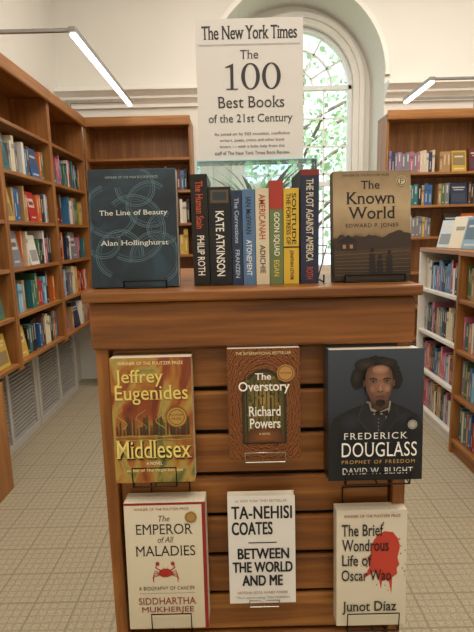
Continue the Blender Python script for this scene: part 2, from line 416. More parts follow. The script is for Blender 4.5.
# ---------- small shelf books ----------
def unitbook(var):
    bm=bmesh.new(); c=.05
    bx(bm,0,1,0,.012,0,1,0); bx(bm,0,c,.012,1,0,1,0); bx(bm,1-c,1,.012,1,0,1,0)
    bx(bm,c,1-c,.012,.985,.01,.975,1)
    if var==0: bx(bm,.36,.64,-.004,0,.35,.85,2)
    if var==1: bx(bm,.34,.66,-.004,0,.55,.9,2); bx(bm,.3,.7,-.004,0,.08,.14,2)
    if var==2: bx(bm,.0,1,-.004,0,.66,.78,3); bx(bm,.38,.62,-.004,0,.15,.55,2)
    me=bpy.data.meshes.new('shelf_book'); bm.to_mesh(me); bm.free()
    for m in (M_cov,M_paper,M_band,M_band2): me.materials.append(m)
    return me
def unitface(var):
    bm=bmesh.new(); c=.08
    bx(bm,0,1,0,c,0,1,0); bx(bm,0,1,1-c,1,0,1,0); bx(bm,0,.015,c,1-c,0,1,0); bx(bm,.015,.985,c,1-c,.01,.99,1)
    if var==0: bx(bm,.12,.88,-.03,0,.76,.82,2); bx(bm,.2,.8,-.03,0,.66,.70,2); bx(bm,.1,.9,-.03,0,.12,.5,3)
    if var==1: bx(bm,.08,.92,-.03,0,.3,.92,3); bx(bm,.2,.8,-.06,-.03,.68,.75,2); bx(bm,.15,.85,-.03,0,.10,.16,2)
    if var==2: bx(bm,.15,.85,-.03,0,.48,.78,2); bx(bm,.24,.76,-.06,-.03,.56,.68,3); bx(bm,.25,.75,-.03,0,.12,.17,2)
    me=bpy.data.meshes.new('display_book'); bm.to_mesh(me); bm.free()
    for m in (M_cov,M_paper,M_band,M_band2): me.materials.append(m)
    return me
UB=[unitbook(i) for i in range(3)]; UF=[unitface(i) for i in range(3)]
PAL=[('black','#1c1b1d'),('navy','#1d2c4c'),('blue','#2c5f93'),('sky-blue','#7fb0c8'),('red','#a8261f'),('maroon','#5c1a1d'),('orange','#c2652a'),('yellow','#bf9d3a'),('cream','#cfc4a8'),('white','#d5d2ca'),('green','#3f6b46'),('teal','#2b6b70'),('pink','#b0607a'),('grey','#75757a'),('tan','#a88458'),('brown','#5a4030'),('black','#222428'),('blue','#3a6f9a')]
def place(me,name,loc,rot,sc,col,label,group):
    o=bpy.data.objects.new(name,me); o.scale=sc; o.rotation_euler=(rot[0],rot[1],rot[2]); o.color=lin(col)
    return finish(o,None,loc,label,'book',group)
def run(axis,a0,a1,face,z,group,hmax=.235,fill=1.0,pal=PAL,faceout=.25,sgn=1,mn=.016,mx=.042):
    a=a0
    while a<a1-.03:
        if random.random()>fill: a+=random.uniform(.04,.12); continue
        nm,c=random.choice(pal)
        if random.random()<faceout/6 and a<a1-.18:
            wd=random.uniform(.125,.155); hh=random.uniform(.19,min(.235,hmax)); a+=.012
            sc=(wd,.025,hh); la=math.radians(-9)
            lab=nm+' book displayed face-out on the bookcase shelf'
            me=random.choice(UF)
            if axis=='x': place(me,'book',(a,face,z+.002),(la,0,0),sc,c,lab,group)
            elif axis=='yL': place(me,'book',(face,a,z+.002),(la,0,math.pi/2),sc,c,lab,group)
            else: place(me,'book',(face,a+wd,z+.002),(la,0,-math.pi/2),sc,c,lab,group)
            a+=wd+.014
        else:
            for _ in range(random.randint(1,3)):
                t=random.uniform(mn,mx); hh=random.uniform(.17,hmax); dp=random.uniform(.13,.16)
                if a+t>a1: break
                sc=(t-.001,dp,hh); lab=nm+'-spined book standing upright on the bookcase shelf'
                me=random.choice(UB); off=.01
                if axis=='x': place(me,'book',(a,face+off,z),(0,0,0),sc,c,lab,group)
                elif axis=='yL': place(me,'book',(face-off,a,z),(0,0,math.pi/2),sc,c,lab,group)
                else: place(me,'book',(face+off,a+t,z),(0,0,-math.pi/2),sc,c,lab,group)
                a+=t
                if random.random()<.5: nm,c=random.choice(pal)
ORD=['bottom','second','third','fourth','fifth','sixth','seventh']
for u,(a,c) in enumerate(LU):
    lo=a+.03 if u else 2.52
    for k,z in enumerate(LZ[:5]):
        g='books on the %s shelf of the wall bookcase'%ORD[k]
        L=c-lo-.03
        cut=lo+L*random.uniform(.25,.45)
        if u==0: run('yL',lo,cut,FX-.03,z,g,faceout=0,mn=.022); run('yL',cut+.02,c-.03,FX-.035,z,g,faceout=5,fill=.9,mn=.024)
        else:
            run('yL',lo,cut,FX-.035,z,g,faceout=5,fill=.9,mn=.024); run('yL',cut+.03,c-.05,FX-.03,z,g,faceout=1.2,fill=.9,mn=.024)
for k,z in enumerate(LZ[2:5]):
    run('x',-.66,-.41,4.53,z,'books on the %s shelf of the alcove bookcase'%ORD[k+2],fill=.9,faceout=3,mn=.022)
PK=[('pink','#a9647a'),('maroon','#7a3140'),('mauve','#8f6f93'),('grey','#77757f'),('navy','#2b3350'),('cream','#c8bba8')]
for k,z in enumerate(RZ[4:7]):
    g='books on the %s shelf of the cornice bookcase'%ORD[k+4]
    run('x',1.43,1.86,4.53,z,g,pal=PK if k==2 else PAL,hmax=.20,faceout=0,mn=.02)
    run('x',1.90,2.36,4.53,z,g,fill=.7,hmax=.21,faceout=5,mn=.02)
LP=[p for p in PAL if p[0] in('white','cream','sky-blue','blue','tan','red','black','grey','pink')]
for k,z in enumerate(QZ):
    g='books on the %s shelf of the low white bookcase'%ORD[k]
    run('yR',2.99,3.63,FR+.03,z,g,hmax=.23,faceout=0,pal=LP,mn=.02,mx=.038)
    g='books on the %s shelf of the low brown bookcase'%ORD[k]
    run('yR',2.55,2.92,FR+.0,z,g,hmax=.235,faceout=.0,mn=.02)
for y,c,nm,v,wd,hh in ((3.40,'#c9d6dc','pale blue',0,.15,.20),(3.20,'#ded7c4','cream',2,.16,.22),(3.02,'#86a7bd','blue-grey',1,.15,.21),(2.84,'#e3dcc9','cream',0,.15,.23),(2.66,'#5b7f96','blue',2,.15,.22)):
    place(UF[v],'book',(FR+.08,y+wd,1.323),(math.radians(-14),0,-math.pi/2+.25),(wd,.025,hh),c,nm+' book leaning back on top of the low bookcase','books displayed on the low bookcase top')
# plants
M_leaf=plain('leaf_green','#4e8a3a',.45,var=.2,scale=25)
M_pot=plain('pot_clay','#d8d3c8',.5)
M_soil=plain('soil','#35271c',.95)
def plant(loc,n,L,r0,hp,label,arch=.6,wd=.012,seed=3,emin=.9):
    R=random.Random(seed)
    r=empty('potted_plant',loc,label,'plant')
    bm=bmesh.new(); bmesh.ops.create_cone(bm,cap_ends=True,segments=24,radius1=r0*.75,radius2=r0,depth=hp,matrix=Matrix.Translation((0,0,hp/2)))
    meshobj('pot',bm,[M_pot],.002,parent=r)
    bm=bmesh.new(); bmesh.ops.create_cone(bm,cap_ends=True,segments=20,radius1=r0*.9,radius2=r0*.9,depth=.004,matrix=Matrix.Translation((0,0,hp)))
    meshobj('soil',bm,[M_soil],0,parent=r)
    bm=bmesh.new()
    for i in range(n):
        a=R.uniform(0,2*math.pi); l=L*R.uniform(.6,1); e=R.uniform(emin,1.4); prev=None; p=Vector((0,0,hp)); d=Vector((math.cos(a)*math.cos(e),math.sin(a)*math.cos(e),math.sin(e)))
        sd=Vector((-math.sin(a),math.cos(a),0)); K=9
        for k in range(K+1):
            t=k/K; ww=wd*math.sin(math.pi*(.08+.92*t))*1.0+.0004
            q=(bm.verts.new(p+sd*ww),bm.verts.new(p-Vector((0,0,ww*.4))),bm.verts.new(p-sd*ww))
            if prev:
                bm.faces.new((prev[0],prev[1],q[1],q[0])); bm.faces.new((prev[1],prev[2],q[2],q[1]))
            prev=q; p=p+d*l/K; d=(d+Vector((math.cos(a)*.12,math.sin(a)*.12,-arch*.3))*1.0*(t+.2)).normalized()
    o=meshobj('foliage',bm,[M_leaf],smooth=True,parent=r); o['kind']='stuff'
plant((1.54,2.53,1.32),30,.36,.06,.12,'green leafy plant in a pale pot on the low bookcase',wd=.02,seed=5)

# ================= LIGHT BARS =================
def lightbar(x,y0,y1,z,xa,label):
    r=empty('shelf_light',(x,y0,z),label,'light','linear bookcase lights'); L=y1-y0
    boxes('housing',[(-.022,.022,0,L,.0,.03)],M_metal,.004,parent=r)
    boxes('lamp_tube',[(-.018,.018,.01,L-.01,-.02,0)],M_tube,.006,parent=r)
    s=xa-x
    for yy in (.02,L-.04):
        a,c=sorted((0,s)); boxes('arm',[(a,c,yy-.01,yy+.01,.005,.025)],M_metal,.002,parent=r)
        boxes('bracket',[(s-.02,s+.02,yy-.02,yy+.02,2.491-z,.03)],M_metal,.002,parent=r)
lightbar(-.89,2.91,4.42,2.60,-1.42,'long glowing linear lamp on arms above the wall bookcase')
lightbar(1.57,3.95,4.56,2.60,2.2,'linear lamp on an arm above the cornice bookcase')

# ================= DISPLAY STAND =================
SX=.025; TOP=1.366
st=empty('display_stand',(SX,.76,0),'brown wooden slat-fronted display stand holding face-out books','display stand')
HW=.262
boxes('top_slab',[(-HW-.010,HW+.010,-.014,.50,TOP-.018,TOP)],WX,.004,parent=st)
boxes('top_rail',[(-HW-.004,HW+.004,.0,.022,1.268,TOP-.020)],WX,.005,parent=st)
for s in (-1,1):
    a,c=sorted((s*HW,s*(HW-.022))); boxes('stile',[(a,c,.008,.04,0,1.268)],WZ,.002,parent=st)
    a,c=sorted((s*HW,s*(HW-.02))); boxes('side_panel',[(a,c,.04,.48,0,TOP-.02)],WZ,.002,parent=st)
bl=[]; z=1.264; P=.079
while z>.1:
    bl.append((-HW+.023,HW-.023,.022,.036,z-P+.009,z)); z-=P
boxes('slat_panel',bl,WX,.004,parent=st)
boxes('groove_backing',[(-HW+.022,HW-.022,.036,.042,0,1.27)],M_dark,parent=st)
boxes('back_panel',[(-HW,HW,.48,.495,0,TOP-.02)],WX,0,parent=st)
boxes('kick_board',[(-HW+.023,HW-.023,.02,.036,0,.1)],WX,.002,parent=st)

# --- printed covers ---
def holder(x,yf,z,hw,lip,up,mat,label,top=.03):
    yb=.779
    p=[[(-hw,yb,up),(-hw,yb,0),(-hw,yf,0),(-hw,yf-.002,lip),(hw,yf-.002,lip),(hw,yf,0),(hw,yb,0),(hw,yb,up)],[(-hw,yb,up),(hw,yb,up)],[(-hw*.0,yf,0),(0,yb,0)],[(-hw,yf,0),(hw,yf,0)]]
    wire('book_holder',p,.0012,mat,loc=(x,0,z),label=label,category='book holder',group='wire book holders')
# Middlesex
w_,h_=.132,.212
M1=cov_noise('smoky_orange_cover',[(.25,'#5a2616'),(.38,'#8e4422'),(.47,'#ab7430'),(.54,'#ad954c'),(.62,'#7a793c'),(.78,'#4b3f26')],20,1.5,(1,1,.5))
p=Print(w_,h_)
p.text('WINNER OF THE PULITZER PRIZE',.1,.03,.9,.055,'#f3e6b0')
R=random.Random(4)
for i in range(22):
    x=.04+.042*i; hh=R.uniform(.03,.15); ww=R.uniform(.02,.05); p.vgrad(x,.60-hh,x+ww,.61,['#6b341a','#454f2a','#84591f','#5a3d1e'][i%4],'#3a2a16')
    if i%4==1: p.poly([(x,.60-hh),(x+ww,.60-hh),(x+ww/2,.56-hh)],'#5a2d18')
for k in range(5): p.stroke([(.03+.94*t/24,.62+.009*k+.004*math.sin(t*.9+k)) for t in range(25)],.0008,['#c9a552','#6c7a4a','#8a4a20'][k%3])
p.text('Jeffrey',.06,.09,.66,.225,'#e6d373',serif=True,bold=.004)
p.text('Eugenides',.05,.215,.95,.365,'#e6d373',serif=True,bold=.004)
for k in range(4):
    c0=.12+.24*k; p.stroke([(c0+.06*math.sin(t*.5+k),.56-.012*t) for t in range(14)],.0012,['#b89a50','#8f9058'][k%2])
p.disc(.80,.47,.135,'#7c5a22'); p.disc(.80,.47,.12,'#b58e44'); p.ring(.80,.47,.10,.01,'#6d4b18')
p.text('PULITZER',.72,.445,.88,.46,'#4c3510'); p.text('PRIZE',.74,.475,.86,.49,'#4c3510')
p.text('Middlesex',.04,.66,.98,.808,'#1f120a',serif=True,bold=.02)
p.text('Middlesex',.03,.65,.97,.798,'#ecd978',serif=True,bold=.004)
p.text('A NOVEL',.40,.825,.6,.85,'#f6efcf')
p.text('author of The Virgin Suicides',.15,.88,.85,.912,'#f3e6b0')
face_book(-.1425,.735,1.046,w_,h_,.030,M1,'orange and gold paperback displayed face-out on the slat front',3,p)
# Overstory
w_,h_=.1185,.187
M2=cov_rings('tree_ring_cover',w_,h_,[(.0,'#3c1f0f'),(.35,'#7d441b'),(.65,'#a46427'),(1,'#4d2611')])
p=Print(w_,h_)
p.text('THE INTERNATIONAL BESTSELLER',.12,.03,.88,.055,'#e8d3a0')
pts=[(.5+.31*math.cos(a/14*math.pi),.42-.24*math.sin(a/14*math.pi)) for a in range(15)]
p.poly([(.81,.86)]+pts+[(.19,.86)],'#33290f')
ap=[(.77,.84)]+[(.5+.27*math.cos(a/14*math.pi),.42-.21*math.sin(a/14*math.pi)) for a in range(15)]+[(.23,.84)]
p.fan(.5,.45,ap,'#a48c48','#4a4622')
R=random.Random(9)
for i in range(9):
    x=.25+.055*i; p.rect(x,.24+.08*abs(i-4)/4,x+.012+.014*R.random(),.84,['#2c1c10','#5e3417','#1c1a10','#3a2a14'][i%4])
for i in range(60): p.ell(.27+R.random()*.46,.25+R.random()*.42,.026,.014,['#5a6a33','#8a6c2c','#3e4a22','#7a4a1c'][i%4],10,.5,seed=i)
p.fan(.5,.80,[(.24,.84),(.76,.84),(.74,.72),(.5,.68),(.26,.74)],'#8a5222','#4a2a14')
p.disc(.80,.22,.12,'#b98a4c'); p.ring(.80,.22,.105,.012,'#6a4518'); p.text('WINNER',.72,.21,.88,.228,'#4c3010')
p.text('The',.38,.215,.60,.275,'#f8f2e6',serif=True,bold=.012)
p.text('Overstory',.15,.29,.86,.40,'#f8f2e6',serif=True,bold=.012)
p.text('Richard',.28,.51,.73,.60,'#f8f2e6',serif=True,bold=.012)
p.text('Powers',.29,.62,.72,.71,'#f8f2e6',serif=True,bold=.012)
p.text('A NOVEL',.42,.75,.58,.77,'#e8d3a0')
face_book(.041,.738,1.0815,w_,h_,.028,M2,'brown tree-ring paperback displayed face-out on the slat front',3,p)
# Douglass
w_,h_=.153,.218
M3=cov_grad('dark_slate_cover',h_,[(0,'#0f1114'),(.35,'#15181c'),(.55,'#2b313a'),(1,'#3d4550')],30,.1)
p=Print(w_,h_)
CO='#13161a'
p.poly([(.0,.62),(.06,.51),(.22,.45),(.40,.40),(.66,.40),(.80,.44),(.94,.50),(1,.57),(1,1),(0,1)],CO)
p.fan(.24,.54,[(.08,.56),(.14,.49),(.26,.455),(.34,.50),(.34,.60),(.20,.64)],'#282d36',CO); p.fan(.80,.52,[(.72,.48),(.82,.455),(.92,.50),(.95,.58),(.82,.62),(.72,.58)],'#282c35',CO)
p.fan(.53,.48,[(.40,.39),(.66,.39),(.62,.58),(.53,.64),(.44,.58)],'#dcd6c9','#9a9486')
p.poly([(.44,.49),(.61,.49),(.585,.62),(.53,.655),(.475,.62)],'#262526')
for k in range(4): p.ell(.53,.525+.028*k,.006,.005,'#8a8478',8)
p.poly([(.42,.455),(.50,.475),(.42,.51)],'#1a1a1c'); p.poly([(.63,.455),(.545,.475),(.63,.51)],'#1a1a1c'); p.ell(.52,.48,.03,.02,'#222224')
p.poly([(.36,.41),(.42,.40),(.52,.64),(.46,.66),(.30,.52)],'#1b1e24'); p.poly([(.68,.40),(.72,.42),(.74,.52),(.58,.66),(.535,.64)],'#181b21')
p.stroke([(.36,.41),(.31,.52),(.45,.64)],.0010,'#3a3f48'); p.stroke([(.71,.42),(.74,.52),(.60,.64)],.0010,'#30353e')
HR='#15110f'
hp=[(.51+.24*math.cos(2*math.pi*i/70)*(1+.09*(random.random()-.5)),.178+.128*math.sin(2*math.pi*i/70)*(1+.09*(random.random()-.5))) for i in range(70)]
p.poly(hp,HR); p.ell(.30,.225,.07,.075,HR,30,.15,seed=5); p.ell(.71,.225,.065,.075,HR,30,.15,seed=6)
p.soft(.40,.115,.13,.05,'#443a33',HR); p.soft(.60,.105,.12,.04,'#3d342e',HR); p.soft(.29,.20,.05,.06,'#332b26',HR)
for i in range(150):
    R=random.Random(i); a=R.uniform(math.pi*.95,2.05*math.pi); q=R.uniform(.7,1.02)
    u,v=.51+.22*q*math.cos(a),.18+.12*q*math.sin(a); p.stroke([(u,v),(u+.012*math.cos(a+1),v-.005),(u+.022*math.cos(a),v+.005*math.sin(a))],.0004,['#2c2520','#3d342e','#221c18'][i%3])
p.fan(.56,.40,[(.43,.34),(.63,.34),(.62,.43),(.53,.46),(.44,.43)],'#5f4030','#33211a')
face=[(.378,.17),(.40,.135),(.44,.115),(.50,.108),(.56,.108),(.62,.125),(.65,.16),(.66,.21),(.658,.27),(.64,.33),(.605,.38),(.56,.405),(.52,.41),(.48,.40),(.43,.37),(.395,.32),(.373,.25)]
p.fan(.545,.24,face,'#a0725a','#55392a')
p.soft(.53,.145,.085,.032,'#b08468','#8b634d'); p.soft(.455,.285,.035,.03,'#996d54','#7d5843'); p.soft(.60,.285,.035,.03,'#ad8066','#8a624c')
p.ell(.362,.245,.014,.026,'#4d3324'); p.ell(.670,.245,.013,.026,'#5f4130')
for ex in (.457,.598): p.soft(ex,.228,.048,.024,'#3d271b','#7d5843')
p.poly([(.412,.212),(.45,.202),(.500,.213),(.500,.220),(.45,.211),(.415,.219)],'#130c09'); p.poly([(.555,.213),(.60,.202),(.642,.212),(.640,.219),(.60,.211),(.555,.220)],'#130c09')
for ex in (.457,.598):
    p.poly([(ex-.026,.234),(ex,.227),(ex+.026,.234),(ex,.241)],'#a89684'); p.ell(ex,.234,.011,.0065,'#0a0604'); p.stroke([(ex-.028,.234),(ex,.226),(ex+.028,.234)],.0007,'#160d08')
p.fan(.535,.28,[(.52,.215),(.54,.215),(.552,.275),(.568,.296),(.55,.31),(.53,.314),(.505,.308),(.492,.296),(.508,.275)],'#b08468','#735040'); p.ell(.513,.308,.010,.004,'#2f1c12',10); p.ell(.55,.308,.010,.004,'#2f1c12',10)
p.stroke([(.462,.31),(.448,.345)],.0006,'#553829'); p.stroke([(.602,.31),(.618,.345)],.0006,'#5f4030')
p.poly([(.470,.346),(.505,.337),(.53,.341),(.555,.337),(.590,.346),(.53,.349)],'#55312a'); p.fan(.53,.352,[(.475,.348),(.53,.350),(.585,.348),(.56,.361),(.50,.361)],'#8a5648','#5a352b')
p.poly([(.485,.374),(.53,.368),(.575,.374),(.585,.40),(.54,.422),(.480,.405)],'#16100c')
p.text('FREDERICK',.15,.615,.82,.665,'#f0ede5',serif=True,spacing=1.25)
p.text('DOUGLASS',.13,.69,.92,.80,'#f8f5ed',serif=True,spacing=1.05)
p.text('PROPHET OF FREEDOM',.13,.825,.90,.853,'#c9a25e',spacing=1.3)
p.text('DAVID W. BLIGHT',.14,.885,.88,.935,'#f0ede5',serif=True,spacing=1.15)
p.disc(.87,.56,.05,'#a9a59a'); p.ring(.87,.56,.042,.007,'#66645c')
face_book(.220,.722,1.048,w_,h_,.042,M3,'black hardcover with a portrait of a man in a dark coat',3,p,True)
# Emperor
w_,h_=.138,.232
M4=cov_grad('cream_crab_cover',h_,[(0,'#cfc4a8'),(.6,'#dcd3ba'),(1,'#e0d7c0')],60,.05)
p=Print(w_,h_)
p.rect(.955,0,1,1,'#8f1f1c'); p.rect(0,0,1,.018,'#8f1f1c')
p.text('WINNER OF THE PULITZER PRIZE',.12,.04,.80,.06,'#8f1f1c')
p.text('The',.42,.10,.56,.145,'#3a2f28',serif=True,shear=.25)
p.text('EMPEROR',.14,.165,.84,.245,'#2d2622',serif=True)
p.text('of All',.40,.265,.60,.31,'#3a2f28',serif=True,shear=.25)
p.text('MALADIES',.12,.335,.86,.415,'#2d2622',serif=True)
cu,cv='#a8281f',.55
p.ell(.48,cv,.085,.035,cu,24,.08)
for s in (-1,1):
    for k in range(4): p.stroke([(.48+s*.07,cv+.005*k),(.48+s*(.13+.01*k),cv-.02+.018*k),(.48+s*(.15+.0*k),cv+.02+.018*k)],.0013,cu)
    p.stroke([(.48+s*.06,cv-.02),(.48+s*.12,cv-.045),(.48+s*.10,cv-.07)],.002,cu); p.ell(.48+s*.095,cv-.075,.025,.016,cu,14,.2)
    p.stroke([(.48+s*.02,cv-.03),(.48+s*.025,cv-.045)],.001,cu)
p.text('A BIOGRAPHY OF CANCER',.14,.655,.84,.685,'#3a2f28',spacing=1.15)
p.stroke([(.14,.71),(.84,.71)],.0005,'#3a2f28')
p.text('SIDDHARTHA',.13,.745,.85,.80,'#8a2a20',serif=True); p.text('MUKHERJEE',.16,.82,.82,.875,'#8a2a20',serif=True)
p.disc(.82,.115,.075,'#a9864a'); p.ring(.82,.115,.062,.01,'#7d5b20')
face_book(-.131,.727,.775,w_,h_,.036,M4,'cream paperback with a red crab displayed face-out',3,p)
# Coates
w_,h_=.1165,.199
M5=plain('white_cover','#e4e1da',.4,var=.02)
p=Print(w_,h_)
p.text('#1 NEW YORK TIMES BESTSELLER',.12,.03,.88,.055,'#9a6b3a')
K='#17161a'; HV=.0006
p.text('TA-NEHISI',.06,.09,.95,.205,K,heavy=HV,spacing=1.03); p.text('COATES',.06,.235,.66,.35,K,heavy=HV,spacing=1.03)
p.stroke([(.30,.425),(.72,.425)],.0018,K)
p.text('BETWEEN',.14,.48,.90,.575,K,heavy=HV); p.text('THE WORLD',.06,.605,.95,.70,K,heavy=HV)
p.text('AND ME',.20,.73,.80,.825,K,heavy=HV)
p.text('NATIONAL BOOK AWARD WINNER',.12,.88,.88,.905,'#9a6b3a'); p.text('"This is required reading." TONI MORRISON',.1,.93,.9,.955,'#4a463f')
face_book(.0336,.742,.8075,w_,h_,.020,M5,'white book with bold black lettering displayed face-out',3,p,True)
# Oscar
w_,h_=.122,.216
M6=cov_grad('cream_red_splash_cover',h_,[(0,'#d5ccb4'),(1,'#ded6c2')],50,.05)
p=Print(w_,h_)
RD='#c0402f'
p.poly([(.52,.27),(.58,.21),(.68,.18),(.80,.19),(.88,.25),(.90,.33),(.87,.41),(.90,.47),(.86,.50),(.87,.55),(.80,.58),(.78,.63),(.70,.60),(.62,.62),(.58,.55),(.52,.50),(.48,.42),(.49,.33)],RD)
p.poly([(.44,.40),(.55,.36),(.56,.52),(.40,.58),(.47,.49)],RD); p.poly([(.74,.56),(.80,.56),(.79,.72),(.765,.66)],RD); p.poly([(.60,.58),(.66,.58),(.64,.68)],RD)
for i in range(30):
    R=random.Random(40+i); a=R.uniform(0,6.28); q=R.uniform(.95,1.5); p.ell(.68+.24*q*math.cos(a),.40+.20*q*math.sin(a),R.uniform(.004,.016),R.uniform(.003,.009),RD,9,.3,seed=i)
p.text('WINNER OF THE PULITZER PRIZE',.1,.035,.9,.058,'#8a2a20')
p.text('The Brief',.07,.115,.66,.215,'#1d1916',serif=True,bold=.008)
p.text('Wondrous',.07,.245,.74,.345,'#1d1916',serif=True,bold=.008)
p.text('Life of',.07,.375,.50,.47,'#1d1916',serif=True,bold=.008)
p.text('Oscar Wao',.07,.505,.78,.60,'#1d1916',serif=True,bold=.008)
p.text('Junot Díaz',.08,.78,.86,.895,'#1d1916',serif=True,bold=.008)
face_book(.224,.737,.762,w_,h_,.026,M6,'cream paperback with a red ink splash displayed face-out',3,p)
for x,yf,z,hw,lip,up,m,l in ((-.142,.727,1.043,.036,.034,.05,M_black,'black'),(.041,.732,1.079,.033,.018,.05,M_chrome,'steel'),(.222,.714,1.045,.052,.022,.05,M_black,'black'),
                          (-.125,.719,.772,.034,.04,.25,M_black,'black'),(.036,.736,.805,.026,.014,.05,M_chrome,'steel'),(.225,.729,.759,.045,.035,.245,M_black,'black')):
    holder(x,yf,z,hw,lip,up,m,'bent %s wire holder hooked on the slat front under a book'%l)

# ---- books on top ----
T=TOP
w_,h_=.145,.194
M7=cov_noise('deep_teal_cover',[(.3,'#0f1b23'),(.5,'#1b2c37'),(.7,'#2a3f4c')],14,1.0,rough=.45)
p=Print(w_,h_)
for k,(cu_,cv_,r) in enumerate(((.25,.35,.30),(.70,.30,.26),(.35,.72,.28),(.75,.75,.30),(.5,.5,.38),(.55,.15,.22),(.15,.6,.2),(.85,.5,.18))):
    for rr in (r,r-.02,r-.05):
        pts=[(cu_+(rr+.02*math.sin(3*t/24+k))*math.cos(t/24*4.4+k),cv_+(rr*.75)*math.sin(t/24*4.4+k)) for t in range(25)]
        pts=[(min(.985,max(.015,a)),min(.985,max(.015,b2))) for a,b2 in pts]
        p.stroke(pts,.0009 if rr!=r-.05 else .0022,'#5d7880' if rr!=r-.05 else '#344c58')
p.text('The Line of Beauty',.12,.345,.90,.40,'#dcded3',serif=True)
p.text('Alan Hollinghurst',.12,.60,.90,.655,'#dcded3',serif=True)
p.text('WINNER OF THE MAN BOOKER PRIZE',.2,.06,.8,.08,'#98a29e')
face_book(-.168,.79,T+.002,w_,h_,.026,M7,'dark teal book with thin swirling lines on a wire easel',6,p)
w_,h_=.130,.183
M8=cov_grad('sepia_cover',h_,[(0,'#261a14'),(.25,'#40301f'),(.38,'#57422e'),(.44,'#8c7555'),(.7,'#b39d7a'),(1,'#877253')],45,.2)
p=Print(w_,h_)
p.text('WINNER OF THE PULITZER PRIZE',.12,.03,.72,.05,'#2a1d15')
K='#17110d'
p.text('The',.36,.09,.60,.165,K,serif=True,bold=.01); p.text('Known',.17,.19,.80,.30,K,serif=True,bold=.01); p.text('World',.19,.325,.80,.435,K,serif=True,bold=.01)
R=random.Random(2)
tl=[(0,.62)]+[(i/24,.59+R.uniform(-.02,.02)-.03*math.exp(-((i-20)/4)**2)) for i in range(25)]+[(1,.62),(1,.70),(0,.72)]
p.poly(tl,'#34261b')
p.text('EDWARD P. JONES',.16,.475,.84,.52,'#17110d',serif=True,spacing=1.1)
p.poly([(.08,.72),(.08,.64),(.18,.59),(.30,.64),(.30,.72)],'#2b1c14'); p.rect(.12,.665,.16,.70,'#9a7a54'); p.rect(.21,.665,.25,.70,'#9a7a54'); p.poly([(.05,.645),(.19,.575),(.33,.645)],'#1d130e')
for k in range(7): p.stroke([(.02,.76+.03*k),(.5,.745+.034*k),(.98,.73+.036*k)],.0007,['#7b6248','#65503c'][k%2])
for x,hh in ((.50,.2),(.60,.14),(.72,.18)):
    p.ell(x,.94-hh-.02,.022,.02,'#140e0a'); p.poly([(x-.035,.95-hh),(x+.035,.95-hh),(x+.045,.95),(x-.045,.95)],'#1a110c')
p.disc(.88,.10,.065,'#c2b28a'); p.ring(.88,.10,.056,.01,'#2a1d15'); p.text('P',.855,.075,.905,.125,'#2a1d15',serif=True)
face_book(.230,.80,T+.002,w_,h_,.026,M8,'sepia paperback leaning on a black wire easel',6,p)
def easel(x,y,hw,label):
    p=[[(-hw,.06,0),(-hw,-.008,0),(-hw,-.010,.012)],[(hw,.06,0),(hw,-.008,0),(hw,-.010,.012)],[(-hw,-.010,.012),(hw,-.010,.012)],[(-hw,-.008,0),(hw,-.008,0)],
       [(-hw,.03,0),(-hw*.7,.052,.12),(hw*.7,.052,.12),(hw,.03,0)],[(-hw,.06,0),(hw,.06,0)],[(0,.052,.12),(0,.085,0),(0,.06,0)]]
    wire('wire_easel',p,.0013,M_black,loc=(x,y,T+.0013),label=label,category='book easel',group='wire book easels')
easel(-.150,.79,.035,'small black wire easel propping up a teal book'); easel(.232,.80,.05,'small black wire easel propping up a sepia book')
wire('wire_easel',[[(0,-.01,.012),(0,-.01,0),(0,.05,0),(.012,.03,.06),(-.004,.03,.06),(-.004,.05,0)]],.0013,M_black,loc=(.150,.82,T+.0013),label='thin black wire easel standing beside a navy book',category='book easel',group='wire book easels')
# spines
def spine(x0,x1,h,col,texts,label,bands=()):
    pr=Print(x1-x0-.0008,h)
    for b2 in bands: pr.rect(*b2)
    for t in texts:
        s,u0,v0,u1,v1,c=t[:6]; pr.text(s,u0,v0,u1,v1,c,rot=1,**(t[6] if len(t)>6 else {}))
    spine_book(x0,x1,.80,T,h,.125,plain('spine_'+label.split()[0]+str(int(x0*1e4)),col,.4,var=.05),label,pr)
sf=dict(serif=True,bold=.008); bo=dict(bold=.012)
spine(-.0708,-.0428,.183,'#17130f',[('The Human Stain',.28,.06,.72,.48,'#c4522e',sf),('PHILIP ROTH',.28,.54,.72,.90,'#e8e2d6',bo)],'black paperback spine with red and white lettering')
spine(-.0428,-.005,.162,'#14161a',[('KATE ATKINSON',.3,.24,.68,.90,'#ece8de',bo)],'thick black paperback spine with white lettering',[(.1,.03,.9,.16,'#5c4c3a'),(.2,.05,.8,.13,'#2c3a3a')])
spine(-.005,.013,.156,'#24344e',[('The Corrections',.3,.08,.7,.55,'#b4c0cc',sf),('FRANZEN',.3,.62,.7,.92,'#b4c0cc',bo)],'narrow dark blue paperback spine')
spine(.013,.0345,.157,'#547499',[('IAN McEWAN',.27,.08,.70,.46,'#14202e',bo),('ATONEMENT',.27,.52,.70,.90,'#e0e5e9',bo)],'blue paperback spine with dark lettering')
spine(.0345,.0576,.158,'#d2c5a8',[('AMERICANAH',.26,.06,.74,.52,'#a5482a',bo),('ADICHIE',.3,.58,.7,.88,'#2c2620',bo)],'cream paperback spine with orange lettering')
spine(.0576,.0807,.170,'#66784c',[('GOON SQUAD',.26,.30,.74,.72,'#ece4cc',bo),('EGAN',.3,.76,.7,.92,'#d8b850',bo)],'green and red paperback spine',[(0,0,1,.27,'#a6382a')])
spine(.0807,.107,.157,'#d2ae3a',[('THE FORTRESS OF',.18,.05,.46,.58,'#17130f',bo),('SOLITUDE',.54,.05,.82,.58,'#17130f',bo),('JONATHAN LETHEM',.35,.64,.65,.95,'#3a2a12',bo)],'yellow paperback spine with black lettering',[(0,.60,1,.615,'#17130f')])
